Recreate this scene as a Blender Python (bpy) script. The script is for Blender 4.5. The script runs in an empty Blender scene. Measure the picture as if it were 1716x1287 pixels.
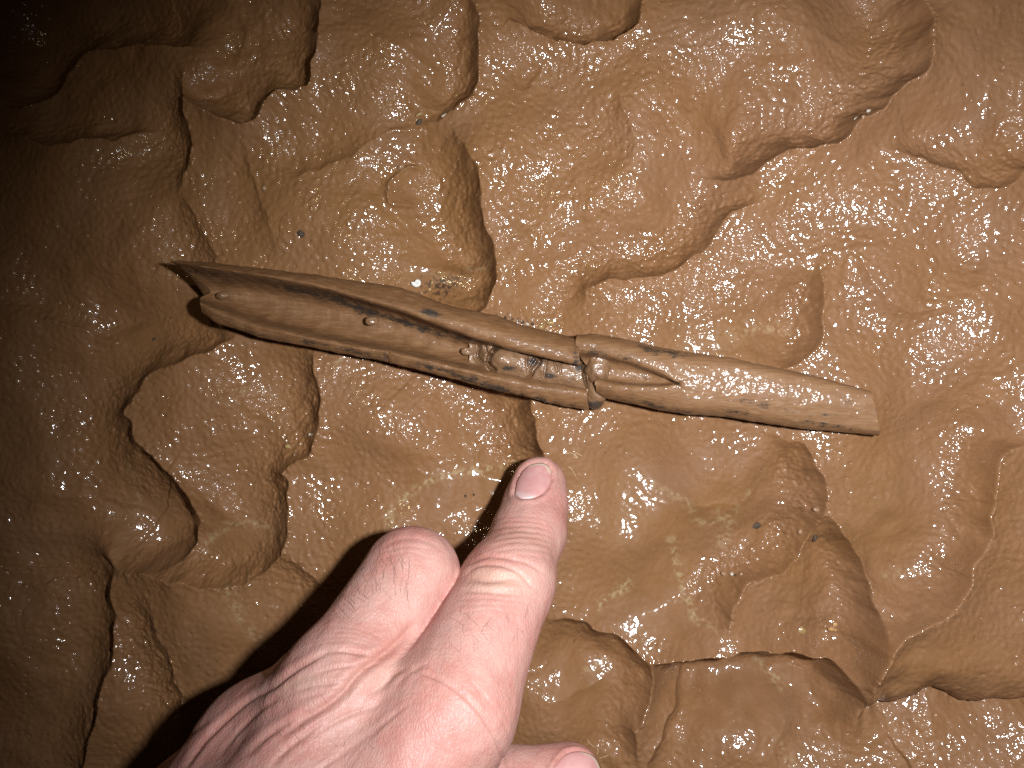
import bpy, bmesh, math
import numpy as np
from mathutils import Vector

C = bpy.context.scene
COL = C.collection
CM = 0.01                     # everything below is worked out in centimetres
D = 23.0                      # height of the lens above the mud
PX = 60.0                     # photo pixels per centimetre on the mud
U0, V0 = 858.0, 643.5

# ------------------------------------------------------------------ camera, light, exposure
cam_d = bpy.data.cameras.new('camera')
cam = bpy.data.objects.new('camera', cam_d); COL.objects.link(cam)
cam.location = (0, 0, D*CM)
cam_d.sensor_width = 36.0
cam_d.lens = 18.0/((U0/PX)/D)
cam_d.clip_start = 0.01; cam_d.clip_end = 20
C.camera = cam

world = bpy.data.worlds.new('World'); C.world = world; world.use_nodes = True
bg = world.node_tree.nodes['Background']
bg.inputs[0].default_value = (0.62, 0.39, 0.21, 1); bg.inputs[1].default_value = 0.020

def spot(name, loc, aim, power, color, size, angle, blend):
    l = bpy.data.lights.new(name, 'SPOT'); o = bpy.data.objects.new(name, l); COL.objects.link(o)
    l.energy = power; l.color = color; l.shadow_soft_size = size*CM
    l.spot_size = math.radians(angle); l.spot_blend = blend
    o.location = [c*CM for c in loc]
    d = Vector([a-b for a, b in zip(aim, loc)])
    o.rotation_euler = d.to_track_quat('-Z', 'Y').to_euler()
    return o
spot('camera_flash', (4.8, .9, 23.0), (6.2, -2.6, 0), 3.95, (0.98, 0.985, 1.0), 0.6, 99, 0.85)
spot('head_lamp', (-2.5, 10.5, 30.0), (-2.5, 5.5, 0), .28, (1.0, 0.84, 0.48), 0.5, 52, 1.0)

C.view_settings.view_transform = 'Standard'; C.view_settings.look = 'None'
C.view_settings.exposure = 0.0; C.view_settings.gamma = 1.0
C.view_settings.use_curve_mapping = False
C.cycles.use_denoising = False
C.cycles.max_bounces = 6
C.cycles.sample_clamp_indirect = 4

# ------------------------------------------------------------------ helpers
rng = np.random.default_rng(7)
def tilt(u):
    return .14*np.clip((u-1002)/PX, 0, None)*.95
def P(u, v, z):
    k = (D-z)/D/PX
    return ((u-U0)*k, (V0-v)*k, z)
def PA(u, v, z):
    k = (D-z)/D/PX
    return np.stack([(u-U0)*k, (V0-v)*k, z], -1)
def uv_of(p):
    k = D/(D-p[..., 2])*PX
    return U0+p[..., 0]*k, V0-p[..., 1]*k
def sstep(a, b, x):
    t = np.clip((x-a)/(b-a), 0, 1); return t*t*(3-2*t)
def spline(pts, step):
    p = np.asarray(pts, float)
    q = np.vstack([2*p[0]-p[1], p, 2*p[-1]-p[-2]])
    out = []
    for i in range(1, len(q)-2):
        n = max(1, int(np.linalg.norm(q[i+1]-q[i])/step))
        t = (np.arange(n)/n)[:, None]
        a, b, c, d = q[i-1], q[i], q[i+1], q[i+2]
        out.append(0.5*(2*b+(c-a)*t+(2*a-5*b+4*c-d)*t**2+(3*b-a-3*c+d)*t**3))
    out.append(p[-1:]); return np.vstack(out)

def tag(o, label=None, cat=None, group=None, kind=None):
    if label: o['label'] = label
    if cat: o['category'] = cat
    if group: o['group'] = group
    if kind: o['kind'] = kind
    return o
def mesh_np(name, verts, faces, mat=None, smooth=True, parent=None):
    """verts in cm (N,3); faces: list of int arrays (each (M,3) or (M,4))"""
    me = bpy.data.meshes.new(name)
    verts = np.asarray(verts, np.float32)*CM
    if isinstance(faces, np.ndarray): faces = [faces]
    faces = [f for f in faces if len(f)]
    nl = sum(f.size for f in faces); nf = sum(len(f) for f in faces)
    me.vertices.add(len(verts)); me.vertices.foreach_set('co', verts.ravel())
    me.loops.add(nl); me.polygons.add(nf)
    me.loops.foreach_set('vertex_index', np.concatenate([f.ravel() for f in faces]).astype(np.int32))
    tot = np.concatenate([np.full(len(f), f.shape[1]) for f in faces]).astype(np.int32)
    st = np.concatenate([[0], np.cumsum(tot)[:-1]]).astype(np.int32)
    me.polygons.foreach_set('loop_start', st)
    me.update(calc_edges=True); me.validate()
    me.polygons.foreach_set('use_smooth', np.full(len(me.polygons), smooth))
    if mat: me.materials.append(mat)
    o = bpy.data.objects.new(name, me); COL.objects.link(o)
    if parent: o.parent = parent
    return o
def attr(o, name, vals):
    a = o.data.attributes.new(name, 'FLOAT', 'POINT'); a.data.foreach_set('value', np.asarray(vals, np.float32).ravel())
def grid_faces(nr, nc, wrap=False):
    r = np.arange(nr-1)[:, None]; c = np.arange(nc if wrap else nc-1)[None, :]
    c2 = (c+1) % nc
    return np.stack([r*nc+c, (r+1)*nc+c, (r+1)*nc+c2, r*nc+c2], -1).reshape(-1, 4)

class Nodes:
    def __init__(s, name):
        s.m = bpy.data.materials.new(name); s.m.use_nodes = True
        s.t = s.m.node_tree; s.b = s.t.nodes['Principled BSDF']
    def n(s, typ, **kw):
        x = s.t.nodes.new(typ)
        for k, v in kw.items():
            if k.startswith('i_'): x.inputs[k[2:].replace('_', ' ')].default_value = v
            else: setattr(x, k, v)
        return x
    def l(s, a, b): s.t.links.new(a, b)
    def math(s, op, a, b=None, clamp=False):
        x = s.t.nodes.new('ShaderNodeMath'); x.operation = op; x.use_clamp = clamp
        for i, q in enumerate((a, b)):
            if q is None: continue
            if isinstance(q, (int, float)): x.inputs[i].default_value = q
            else: s.l(q, x.inputs[i])
        return x.outputs[0]
    def attr(s, name):
        return s.n('ShaderNodeAttribute', attribute_name=name).outputs['Fac']
    def mix(s, f, a, b):
        x = s.t.nodes.new('ShaderNodeMix'); x.data_type = 'RGBA'
        for i, q in ((0, f), (6, a), (7, b)):
            if isinstance(q, (int, float)): x.inputs[i].default_value = q
            elif isinstance(q, tuple): x.inputs[i].default_value = (*q, 1)
            else: s.l(q, x.inputs[i])
        return x.outputs[2]
    def noise(s, scale, detail=3, rough=.5, vec=None, typ='FBM'):
        x = s.n('ShaderNodeTexNoise'); x.noise_type = typ
        x.inputs['Scale'].default_value = scale; x.inputs['Detail'].default_value = detail; x.inputs['Roughness'].default_value = rough
        s.l(vec if vec is not None else s.pos(), x.inputs['Vector']); return x.outputs[0]
    def pos(s):
        if not hasattr(s, '_p'): s._p = s.n('ShaderNodeNewGeometry').outputs['Position']
        return s._p
    def ramp(s, x, a, b):
        r = s.n('ShaderNodeMapRange'); r.interpolation_type = 'SMOOTHSTEP'
        r.inputs['From Min'].default_value = a; r.inputs['From Max'].default_value = b
        s.l(x, r.inputs['Value']); return r.outputs[0]
    def bump(s, h, strength, dist, normal=None):
        x = s.n('ShaderNodeBump'); x.inputs['Distance'].default_value = dist
        if isinstance(strength, (int, float)): x.inputs['Strength'].default_value = strength
        else: s.l(strength, x.inputs['Strength'])
        s.l(h, x.inputs['Height'])
        if normal is not None: s.l(normal, x.inputs['Normal'])
        return x.outputs[0]

# ------------------------------------------------------------------ mud ground: scalloped wet floor
NX, NY = 1220, 930
def axis_coords(n, half, pad):
    ext = 22
    inner = np.linspace(-half, half, n-2*ext)
    st = inner[1]-inner[0]
    g = st*np.cumsum(1.20**np.arange(1, ext+1))
    return np.concatenate([-half-g[::-1], inner, half+g]), st
xs, dx = axis_coords(NX, 15.6, 0); ys, dy = axis_coords(NY, 11.9, 0)
X, Y = np.meshgrid(xs, ys)
def fnoise(lo, hi, seed, ani=None):
    """band-passed noise, wavelengths lo..hi in cm, unit rms"""
    r = np.random.default_rng(seed)
    f = np.fft.rfft2(r.standard_normal((NY, NX)))
    ky = np.fft.fftfreq(NY, dy)[:, None]; kx = np.fft.rfftfreq(NX, dx)[None, :]
    k = np.hypot(kx, ky)+1e-9
    lk = np.log(k); a, b = math.log(1/hi), math.log(1/lo)
    f = f*np.exp(-((lk-(a+b)/2)/((b-a)/2+.12))**2*1.2)/k
    n = np.fft.irfft2(f, (NY, NX)); return n/n.std()

n_warp1, n_warp2 = fnoise(.5, 1.6, 11), fnoise(.5, 1.6, 12)
n_warp3, n_warp4 = fnoise(.14, .4, 13), fnoise(.14, .4, 14)
WX = X+.032*n_warp1+.002*n_warp3
WY = Y+.032*n_warp2+.002*n_warp4
Z = np.zeros_like(X); WALL = np.zeros_like(X); LIP = np.zeros_like(X)

def ramp_int(t, w):
    q = np.clip(t/w, 0, 1); return w*(q**3-q**4/2)+np.clip(t-w, 0, None)
def bowl(x, y):
    """the floor rises gently towards the right and the far edge"""
    return .20*ramp_int(x, 9)+.10*ramp_int(y-2, 8)
def px2cm(pts):
    p = np.asarray(pts, float); x, y = (p[:, 0]-U0)/PX, (V0-p[:, 1])/PX; x0, y0 = x, y
    for _ in range(4):
        k = (D-bowl(x, y))/D; x, y = x0*k, y0*k
    return np.stack([x, y], -1)
def sdist(pts, margin, t0=0, t1=0):
    """signed distance (left of walking direction in the picture = +), arc length and window"""
    c = spline(px2cm(pts), .16)
    lo, hi = c.min(0)-margin, c.max(0)+margin
    i0, i1 = np.searchsorted(ys, [lo[1], hi[1]]); j0, j1 = np.searchsorted(xs, [lo[0], hi[0]])
    sl = np.s_[max(0, i0):i1, max(0, j0):j1]
    x, y = WX[sl].astype(np.float32), WY[sl].astype(np.float32)
    best = np.full(x.shape, 1e9, np.float32); sg = np.zeros_like(best); arc = np.zeros_like(best)
    s0 = 0.; num = np.zeros_like(best); den = np.zeros_like(best)
    tot = np.linalg.norm(np.diff(c, axis=0), axis=1).sum()
    def endfade(p0, p1):
        tx, ty = (p0-p1)/np.linalg.norm(p0-p1); ex, ey = x-p0[0], y-p0[1]
        return 1-sstep(0, .8, (ex*tx+ey*ty)/np.sqrt(ex*ex+ey*ey+1e-6))
    fs, fe = endfade(c[0], c[min(3, len(c)-1)]), endfade(c[-1], c[max(-4, -len(c))])
    for a, b in zip(c[:-1], c[1:]):
        d = b-a; L = math.hypot(*d)
        if L < 1e-6: continue
        rx, ry = x-a[0], y-a[1]
        t = np.clip((rx*d[0]+ry*d[1])/(L*L), 0, 1)
        ex, ey = rx-t*d[0], ry-t*d[1]
        q = ex*ex+ey*ey
        m = q < best
        best = np.where(m, q, best)
        sa = s0+.5*L; wt = 1/(q+.015)**4.5
        av = float(sstep(0, 1, sa/max(t0, 1e-3))*sstep(0, 1, (tot-sa)/max(t1, 1e-3)))
        num += wt*av*(fs if sa < t0*1.2 else 1)*(fe if tot-sa < t1*1.2 else 1); den += wt
        cr = d[0]*ry-d[1]*rx
        sg = np.where(m, np.sign(cr), sg); arc = np.where(m, s0+t*L, arc)
        s0 += L
    return sl, np.sqrt(best)*sg, num/den, s0

def edge(pts, hi, d, w, M, t0=1.2, t1=1.2, lip=.10, typ='H', rough=1.0):
    global Z
    sl, s, A, tot = sdist(pts, M*1.15, t0, t1)
    if hi == 'R': s = -s
    lo = np.clip(-s, 0, None); up = np.clip(s, 0, None)
    if typ == 'H':
        w2 = w*2.1+.45; d = d*1.95
        wall = 1-np.clip(1-lo/w2, 0, 1)**2.1
        M = M*1.15
        far = np.clip(1-lo/M, 0, 1)**2
        h = np.where(s < 0, -d*wall*far+lip*d*np.exp(-lo/.15), lip*d*np.exp(-up/.7)*np.clip(1-up/M, 0, 1))
        wm = np.where(s < 0, np.exp(-(lo/(w2*.45))**2), np.exp(-(up/.08)**2))
    else:
        r = np.clip(up/w, 0, 1)
        h = np.where(s > 0, -d*(1-np.sqrt(np.clip(1-(1-r)**2, 0, 1))), -d*np.clip(1-lo/M, 0, 1)**2)
        wm = np.where(s > 0, np.exp(-(up/(w*.6))**2), np.exp(-(lo/.08)**2))
    Z[sl] += A*h
    WALL[sl] = np.maximum(WALL[sl], A*wm*rough*min(1, d))
    LIP[sl] = np.maximum(LIP[sl], A*np.exp(-((s-.05)/.06)**2)*(1 if typ == 'H' else 0))

EDGES = [
 # upper left
 dict(pts=[(-60,150),(0,145),(45,118),(62,92),(100,48),(150,47),(200,46),(280,62),(330,60)], hi='R', d=1.0, w=1.1, M=5, rough=.6),
 dict(pts=[(288,120),(300,160),(325,175),(360,190),(400,207),(430,198),(447,170),(470,155),(510,148),(520,130),(528,95),(535,50),(533,-20),(530,-60)], hi='R', d=1.5, w=1.3, M=3.5, t0=.8, rough=.6),
 dict(pts=[(285,80),(300,160),(308,200),(312,230),(312,262),(300,290),(290,310),(283,330)], hi='L', d=.7, w=.8, M=3),
 dict(pts=[(292,300),(320,360),(340,390),(350,430),(362,470)], hi='L', d=.45, w=.8, M=2.5, lip=.05),
 dict(pts=[(-40,200),(0,210),(30,225),(65,235),(100,232),(130,222),(165,225),(205,210),(250,190)], hi='R', d=.7, w=.8, M=3, rough=.5),
 dict(pts=[(-40,500),(0,515),(40,530),(100,545),(130,560),(170,572),(230,600)], hi='R', d=.35, w=.6, M=2.5, lip=.05, rough=.5),
 # upper middle
 dict(pts=[(770,-30),(800,20),(805,60),(803,100),(806,120),(800,145),(785,165),(760,185),(735,198),(700,212)], hi='L', d=1.1, w=.9, M=2.8),
 dict(pts=[(722,170),(724,198),(706,214),(690,213),(640,222),(600,245),(560,270),(500,290),(440,300)], hi='L', d=.32, w=.7, M=2, lip=.05, rough=.4),
 dict(pts=[(752,200),(765,225),(782,252),(800,290),(806,320),(808,350),(815,380),(828,410),(833,440),(833,470),(825,495),(805,520),(780,545)], hi='L', d=1.2, w=1.0, M=3.6, t1=.8),
 dict(pts=[(715,270),(680,270),(660,285),(648,300),(643,318),(650,335),(675,338),(712,333)], hi='L', d=.22, w=.16, M=.5, t0=.5, t1=.5, lip=.3),
 dict(pts=[(405,200),(410,260),(430,330),(455,400),(470,450)], hi='L', d=.25, w=.8, M=2, lip=.03, rough=.4),
 dict(pts=[(840,30),(886,52),(921,67),(956,75),(996,80),(1026,72),(1056,55),(1071,35),(1078,0),(1082,-40)], hi='R', d=1.4, w=1.0, M=3, t0=.8),
 dict(pts=[(870,80),(905,110),(880,150),(830,130)], hi='L', d=.2, w=.4, M=1, lip=.05),
 # upper right
 dict(pts=[(1536,-50),(1538,0),(1546,40),(1543,90),(1541,115),(1526,135),(1506,155),(1481,170),(1463,195),(1436,210),(1416,225),(1406,240),(1391,250),(1356,255),(1306,262),(1276,280),(1256,297),(1231,303),(1201,300),(1160,285)], hi='L', d=1.45, w=1.2, M=4.4, t0=.5, t1=1.6),
 dict(pts=[(1780,270),(1714,290),(1676,315),(1651,320),(1626,315),(1596,295),(1556,275),(1506,255),(1456,240)], hi='L', d=.65, w=.8, M=2.6, t0=.5, t1=1.6, rough=.6),
 dict(pts=[(1300,336),(1256,345),(1231,355),(1206,375),(1186,410),(1176,425),(1136,445),(1106,465),(1071,467),(1056,465),(1021,472),(991,480),(981,500),(975,535)], hi='L', d=.75, w=.75, M=2.8),
 dict(pts=[(1010,130),(1035,170),(1050,215),(1058,260),(1064,300)], hi='L', d=.3, w=.6, M=2, lip=.05),
 dict(pts=[(1352,430),(1371,450),(1378,480),(1378,530),(1376,565),(1361,590),(1341,607),(1316,618),(1280,625)], hi='L', d=.7, w=.7, M=2.6, t0=.9, t1=.8),
 dict(pts=[(1381,420),(1431,425),(1466,480),(1496,510),(1531,525),(1581,515),(1640,500)], hi='L', d=.3, w=.7, M=2, lip=.04, rough=.3),
 dict(pts=[(1640,360),(1655,410),(1650,470),(1600,520)], hi='L', d=.25, w=.7, M=1.8, lip=.04, rough=.3),
 # left
 dict(pts=[(392,545),(385,560),(370,577),(340,590),(294,608),(265,615),(250,624),(232,645),(216,672),(207,692),(215,722),(240,752),(270,787),(295,817),(312,852),(320,882),(310,917),(290,947),(270,960),(240,966),(205,966)], hi='L', d=1.05, w=1.4, M=4, rough=.6, t0=1.0, t1=.5),
 dict(pts=[(527,570),(525,616),(535,660),(535,697),(530,732),(522,757),(505,772),(482,784),(473,794),(480,815),(478,842),(480,867),(478,902),(470,930),(450,955),(425,972),(380,984),(345,984),(300,977),(260,970),(225,966),(186,970)], hi='L', d=.78, w=.8, M=3.6, t0=.9, t1=.3),
 dict(pts=[(472,925),(495,942),(525,967),(545,990),(560,1020)], hi='L', d=.4, w=.5, M=2, t0=.3, lip=.03),
 dict(pts=[(186,962),(179,975),(177,1002),(180,1042),(178,1077),(175,1122),(165,1162),(160,1192),(148,1232),(135,1270),(120,1320),(110,1370)], hi='L', d=.62, w=.5, M=4, t0=.3, rough=.6, t1=.5),
 dict(pts=[(225,985),(240,1007),(255,1057),(270,1092),(282,1122),(288,1147),(297,1190),(300,1240)], hi='L', d=.5, w=.9, M=2, lip=.04),
 dict(pts=[(886,630),(893,675),(893,700),(899,723),(906,748),(913,772),(903,805),(890,840),(862,880),(820,920)], hi='L', d=1.2, w=1.15, M=4, t0=.7, t1=1.5),
 # right
 dict(pts=[(1270,725),(1315,735),(1345,748),(1365,780),(1380,810),(1386,840),(1384,862),(1365,905),(1345,940),(1320,963),(1285,972),(1255,980),(1232,1010),(1217,1040),(1222,1070)], hi='L', d=.85, w=.75, M=3.2, t0=1.5, t1=.8),
 dict(pts=[(1270,905),(1285,890),(1287,905),(1262,935),(1235,950),(1195,962)], hi='R', d=.16, w=.3, M=1.2, lip=.1),
 dict(pts=[(1386,855),(1406,887),(1431,912),(1451,952),(1466,992),(1476,1037),(1476,1067),(1466,1095),(1456,1120),(1448,1150)], hi='L', d=.9, w=.75, M=2.6, t0=.6, t1=.5, lip=.22, rough=.6),
 dict(pts=[(1740,720),(1714,742),(1676,762),(1661,807),(1656,852),(1651,912),(1631,942),(1621,972),(1606,1002),(1586,1017),(1546,1037),(1506,1052),(1481,1072),(1466,1102),(1456,1122),(1449,1147),(1453,1172),(1463,1187)], hi='L', d=.75, w=.7, M=3.2, t0=1.2, t1=.4, lip=.2, rough=.7),
 dict(pts=[(1453,1190),(1470,1192),(1491,1191),(1521,1186),(1556,1173),(1576,1164),(1616,1182),(1666,1194),(1714,1184),(1780,1170)], hi='L', d=.9, w=.75, M=3, t0=.5, typ='B', rough=.8),
 dict(pts=[(1070,1125),(1091,1110),(1136,1104),(1176,1094),(1206,1092),(1236,1087),(1271,1089),(1306,1094),(1356,1107),(1401,1119),(1421,1132),(1433,1147),(1444,1172),(1458,1192)], hi='L', d=1.25, w=.5, M=3, t0=1.3, t1=.4, lip=.16, rough=.5),
 dict(pts=[(1206,1097),(1176,1117),(1156,1137),(1146,1162),(1136,1192),(1116,1222),(1101,1252),(1081,1290),(1060,1340)], hi='R', d=.4, w=.25, M=1.5, t0=.6, t1=.3, rough=.4),
 dict(pts=[(900,1030),(936,1037),(971,1042),(1006,1057),(1046,1077),(1071,1097),(1088,1117),(1091,1147),(1088,1172),(1076,1202),(1063,1227),(1068,1260),(1075,1300)], hi='L', d=.75, w=.6, M=2.6, rough=.5),
]
for e in EDGES: edge(**e)

# broad undulation, tilt, hollows
Z += .085*fnoise(2.5, 6, 21)+.012*fnoise(.9, 2.2, 22)
Z += bowl(np.clip(X, -16, 17), np.clip(Y, -13, 13))+.035*np.clip(X, -16, 0)
Z -= 1.8*np.exp(-(((X+14.5)/5)**2+((Y-11)/3.2)**2))
def bumpz(u, v, ru, rv, h):
    global Z
    x, y = px2cm([(u, v)])[0]
    Z += h*np.exp(-(((X-x)/(ru/PX))**2+((Y-y)/(rv/PX))**2))
for b in [(1340,110,190,130,.85),(1150,360,120,70,.2),(960,320,110,130,.2),(640,110,130,90,.3),(420,110,90,60,.35),(150,150,100,60,.3),
          (1110,850,170,110,-.25),(1500,880,90,130,-.2),(690,720,90,60,.12),(1270,1150,100,50,-.15),(380,700,110,80,.25),(1560,1120,80,30,.2),
          (985,1160,70,60,-.15),(560,430,140,60,-.1),(330,1060,60,80,.1)]:
    bumpz(*b)

kz = D/(D-bowl(np.clip(X, -16, 17), np.clip(Y, -13, 13))); U = U0+PX*X*kz; V = V0-PX*Y*kz
def blob(u, v, ru, rv, ang=0):
    a = math.radians(ang); du, dv = U-u, V-v
    p = du*math.cos(a)+dv*math.sin(a); q = -du*math.sin(a)+dv*math.cos(a)
    return np.exp(-((p/ru)**2+(q/rv)**2))
# smooth wet patches (little texture) and still puddles
SMOOTH = np.clip(blob(1110,850,190,150)+blob(1130,1020,110,60)+blob(1500,870,80,130)*.7+blob(1270,1180,120,60)+blob(980,1150,80,80)+blob(1570,1100,90,35)*.8
   +blob(760,840,120,70)+blob(720,465,120,35,12)+blob(400,925,90,45,-15)+blob(230,890,90,60)+blob(260,570,110,40,-10)+blob(390,1060,90,90)*.6
   +blob(1260,575,110,40)*.7+blob(1560,60,200,60)*.3, 0, 1)
PUDDLE = np.zeros_like(X)
def puddle(u, v, ru, rv, ang, dz):
    """a pool that fills the hollow up to a level"""
    global Z
    b = blob(u, v, ru, rv, ang); m = b > .25
    lev = np.average(Z, weights=b**4)+dz
    k = sstep(-.05, .5, lev-Z)*sstep(.12, .6, b)
    Z[:] = np.where(k > 0, Z+(np.maximum(Z, lev)-Z)*k*.7, Z)
    np.maximum(PUDDLE, k, out=PUDDLE)
puddle(775,850,120,62,-8,.05)
puddle(735,478,130,38,8,.02)
puddle(250,570,130,42,-12,.05)
puddle(400,935,90,42,-15,.05)
puddle(240,900,80,55,0,.05)
puddle(1260,590,110,32,6,.02)

# crumbly relief
GRAIN = np.clip(1-.9*SMOOTH-.9*PUDDLE, .04, 1)
Z += .0055*fnoise(.16, .34, 31)*(.25+.75*GRAIN)
Z += .0035*fnoise(.4, .9, 32)*(.2+.8*GRAIN)
cr = fnoise(.16, .5, 33)
Z += np.clip(WALL, 0, .8)*(.015*cr+.012*fnoise(.09, .2, 34))*(1-PUDDLE)
n_pit = fnoise(.12, .3, 35)
Z -= .03*np.clip(n_pit-1.7, 0, 1.2)*GRAIN

# finger-made dents are part of the ground mesh
ground_v = np.stack([X, Y, Z], -1).reshape(-1, 3)

def polyd(pts):
    sl, s, arc, tot = sdist(pts, 1.0)
    return sl, np.abs(s)
PALE = np.zeros_like(X)
pn = fnoise(.1, .5, 41); pn2 = fnoise(.25, 1.2, 42)
for pts, w, a in [([(652,885),(655,862),(672,840),(702,815),(742,798),(792,790),(845,788),(870,775)], .10, 1.0),
    ([(1005,1020),(1030,1000),(1050,985),(1062,975)], .13, .9), ([(1130,905),(1140,950),(1150,985),(1160,1010),(1165,1035)], .12, .8),
    ([(1095,815),(1130,830),(1160,850),(1175,880),(1220,880),(1245,850),(1260,830)], .10, .55),([(1215,870),(1235,890),(1220,915)], .22, .55),
    ([(1170,1040),(1195,1055)], .10, .7),([(325,930),(345,900),(390,885),(440,890)], .12, .7),([(380,985),(395,1030),(430,1085)], .16, .5),
    ([(185,880),(195,830),(180,780)], .12, .45),([(1290,1130),(1330,1170),(1345,1185)], .10, .7),([(1320,1260),(1335,1290)], .14, .6),
    ([(560,610),(590,600)], .1, .4),([(790,440),(815,432)], .16, .8),([(1230,560),(1290,548),(1330,555)], .12, .7),([(870,660),(760,640)], .05, .0),
    ([(975,1140),(1000,1128),(1015,1115)], .10, .7),([(350,690),(420,650),(470,700)], .1, .3),([(1500,970),(1560,965)], .12, .35)]:
    sl, s = polyd(pts)
    PALE[sl] = np.maximum(PALE[sl], a*np.exp(-(s/w)**2)*sstep(-.7, .9, pn[sl]+.5*pn2[sl]))
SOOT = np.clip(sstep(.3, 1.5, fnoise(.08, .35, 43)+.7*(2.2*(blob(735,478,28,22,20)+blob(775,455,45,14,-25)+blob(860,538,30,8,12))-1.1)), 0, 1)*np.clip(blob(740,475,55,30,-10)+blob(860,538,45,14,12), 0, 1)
WARM = np.clip(.55*blob(600,330,330,260)+.5*blob(1230,570,150,60)+.5*blob(1120,850,240,170)+.6*blob(1500,880,120,160)+.3*pn2*.3+.4*PUDDLE, 0, 1)  # yellower mud tones; the widest blob paints the head lamp's warm light into the colour
RED = np.clip(.5*sstep(850, 1300, U)+.5*fnoise(1.5, 5, 44)*.5+.4*blob(620,680,120,100)+.45*blob(1180,310,90,60)+.3*blob(1560,150,200,140), 0, 1)

g = Nodes('wet_mud')
c = g.mix(g.attr('warm'), (.203, .098, .040), (.200, .098, .032))
c = g.mix(g.math('MULTIPLY', g.attr('red'), .7), c, (.206, .106, .056))
mott = g.ramp(g.noise(160, 5, .62), .30, .72)
c = g.mix(g.math('MULTIPLY', mott, .34), c, (.165, .078, .030))
fine = g.ramp(g.noise(1500, 3, .6), .35, .75)
c = g.mix(g.math('MULTIPLY', fine, .22), c, (.26, .148, .078))
speck = g.ramp(g.noise(700, 2, .5), .70, .76)
c = g.mix(g.math('MULTIPLY', speck, .45), c, (.07, .035, .016))
c = g.mix(g.math('MULTIPLY', g.attr('puddle'), .5), c, (.190, .092, .032))
pale = g.math('MULTIPLY', g.attr('pale'), g.ramp(g.noise(1100, 4, .65), .28, .62))
c = g.mix(g.math('MULTIPLY', pale, .85), c, (.36, .275, .155))
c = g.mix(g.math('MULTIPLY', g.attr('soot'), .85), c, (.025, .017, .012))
g.l(c, g.b.inputs['Base Color'])
g.b.inputs['Roughness'].default_value = .56
g.b.inputs['Specular IOR Level'].default_value = .16
gr = g.attr('grain')
h1 = g.noise(650, 3, .55)
nb = g.bump(h1, g.math('MULTIPLY', gr, .45), .0006)
g.l(nb, g.b.inputs['Normal'])
hw = g.noise(580, 1.5, .45)
cn = g.bump(hw, g.math('ADD', g.math('MULTIPLY', gr, .9), .05), .00060)
wet = fnoise(.8, 2.6, 61)
g.l(g.attr('wet'), g.b.inputs['Coat Weight'])
g.b.inputs['Coat Roughness'].default_value = .10
g.b.inputs['Coat IOR'].default_value = 1.55
g.l(cn, g.b.inputs['Coat Normal'])
ground = mesh_np('mud_ground', ground_v, grid_faces(NY, NX)[:, ::-1], g.m)
for nm, a in (('warm', WARM), ('red', RED), ('puddle', PUDDLE), ('pale', PALE), ('soot', SOOT), ('wet', .15+.85*sstep(-.3, 1.0, wet+.6*PUDDLE+.25*SMOOTH+.9*blob(1480, 470, 300, 240)-.5*blob(1000, 160, 200, 150)-.4*blob(1180, 900, 200, 160)+.5*blob(110, 780, 120, 160)+.4*blob(600, 330, 170, 120)-.7*blob(1250, 130, 250, 120)-.5*blob(1180, 430, 120, 80))), ('grain', GRAIN*(1-.6*np.clip(WALL, 0, 1)))): attr(ground, nm, a)
tag(ground, 'wet brown scalloped cave mud floor with glinting hollows and lips', kind='structure')

def gz(u, v):
    """point of the mud seen at photo pixel (u,v), in cm"""
    z = 0.
    for _ in range(6):
        x, y, _z = P(u, v, z)
        i = min(max(np.searchsorted(ys, y), 1), NY-1); j = min(max(np.searchsorted(xs, x), 1), NX-1)
        z = float(Z[i, j])
    return np.array([x, y, z])

# ------------------------------------------------------------------ split cane lying on the mud
def lines3(rows):
    return [np.asarray(r, float) for r in rows]
def resample(line, n, step=None):
    """line: (u,v,z) feature line -> n points evenly spread by u"""
    t = np.linspace(0, 1, n); uu = line[0, 0]+t*(line[-1, 0]-line[0, 0])
    return np.stack([uu, np.interp(uu, line[:, 0], line[:, 1]), np.interp(uu, line[:, 0], line[:, 2])], -1)
def smooth_rows(a, k=4):
    for _ in range(k):
        a = a.copy(); a[:, 1:-1] = .25*a[:, :-2]+.5*a[:, 1:-1]+.25*a[:, 2:]
    return a
def closed_cr(ctrl, sub):
    """ctrl (J,N,3) closed in J -> (J*sub,N,3)"""
    J = len(ctrl); out = []
    for j in range(J):
        a, b, c_, d = ctrl[j-1], ctrl[j], ctrl[(j+1) % J], ctrl[(j+2) % J]
        for s in range(sub):
            t = s/sub
            out.append(.5*(2*b+(c_-a)*t+(2*a-5*b+4*c_-d)*t*t+(3*b-a-3*c_+d)*t**3))
    return np.stack(out)
def value_noise(p, scale, seed):
    """cheap smooth 3d noise of points p (…,3)"""
    r = np.random.default_rng(seed); q = p*scale; out = 0
    for _ in range(9):
        k = r.standard_normal(3); k *= (0.6+r.random())/np.linalg.norm(k)*2*np.pi
        out = out+np.sin(q@k+r.random()*7)
    return out/3
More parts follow.
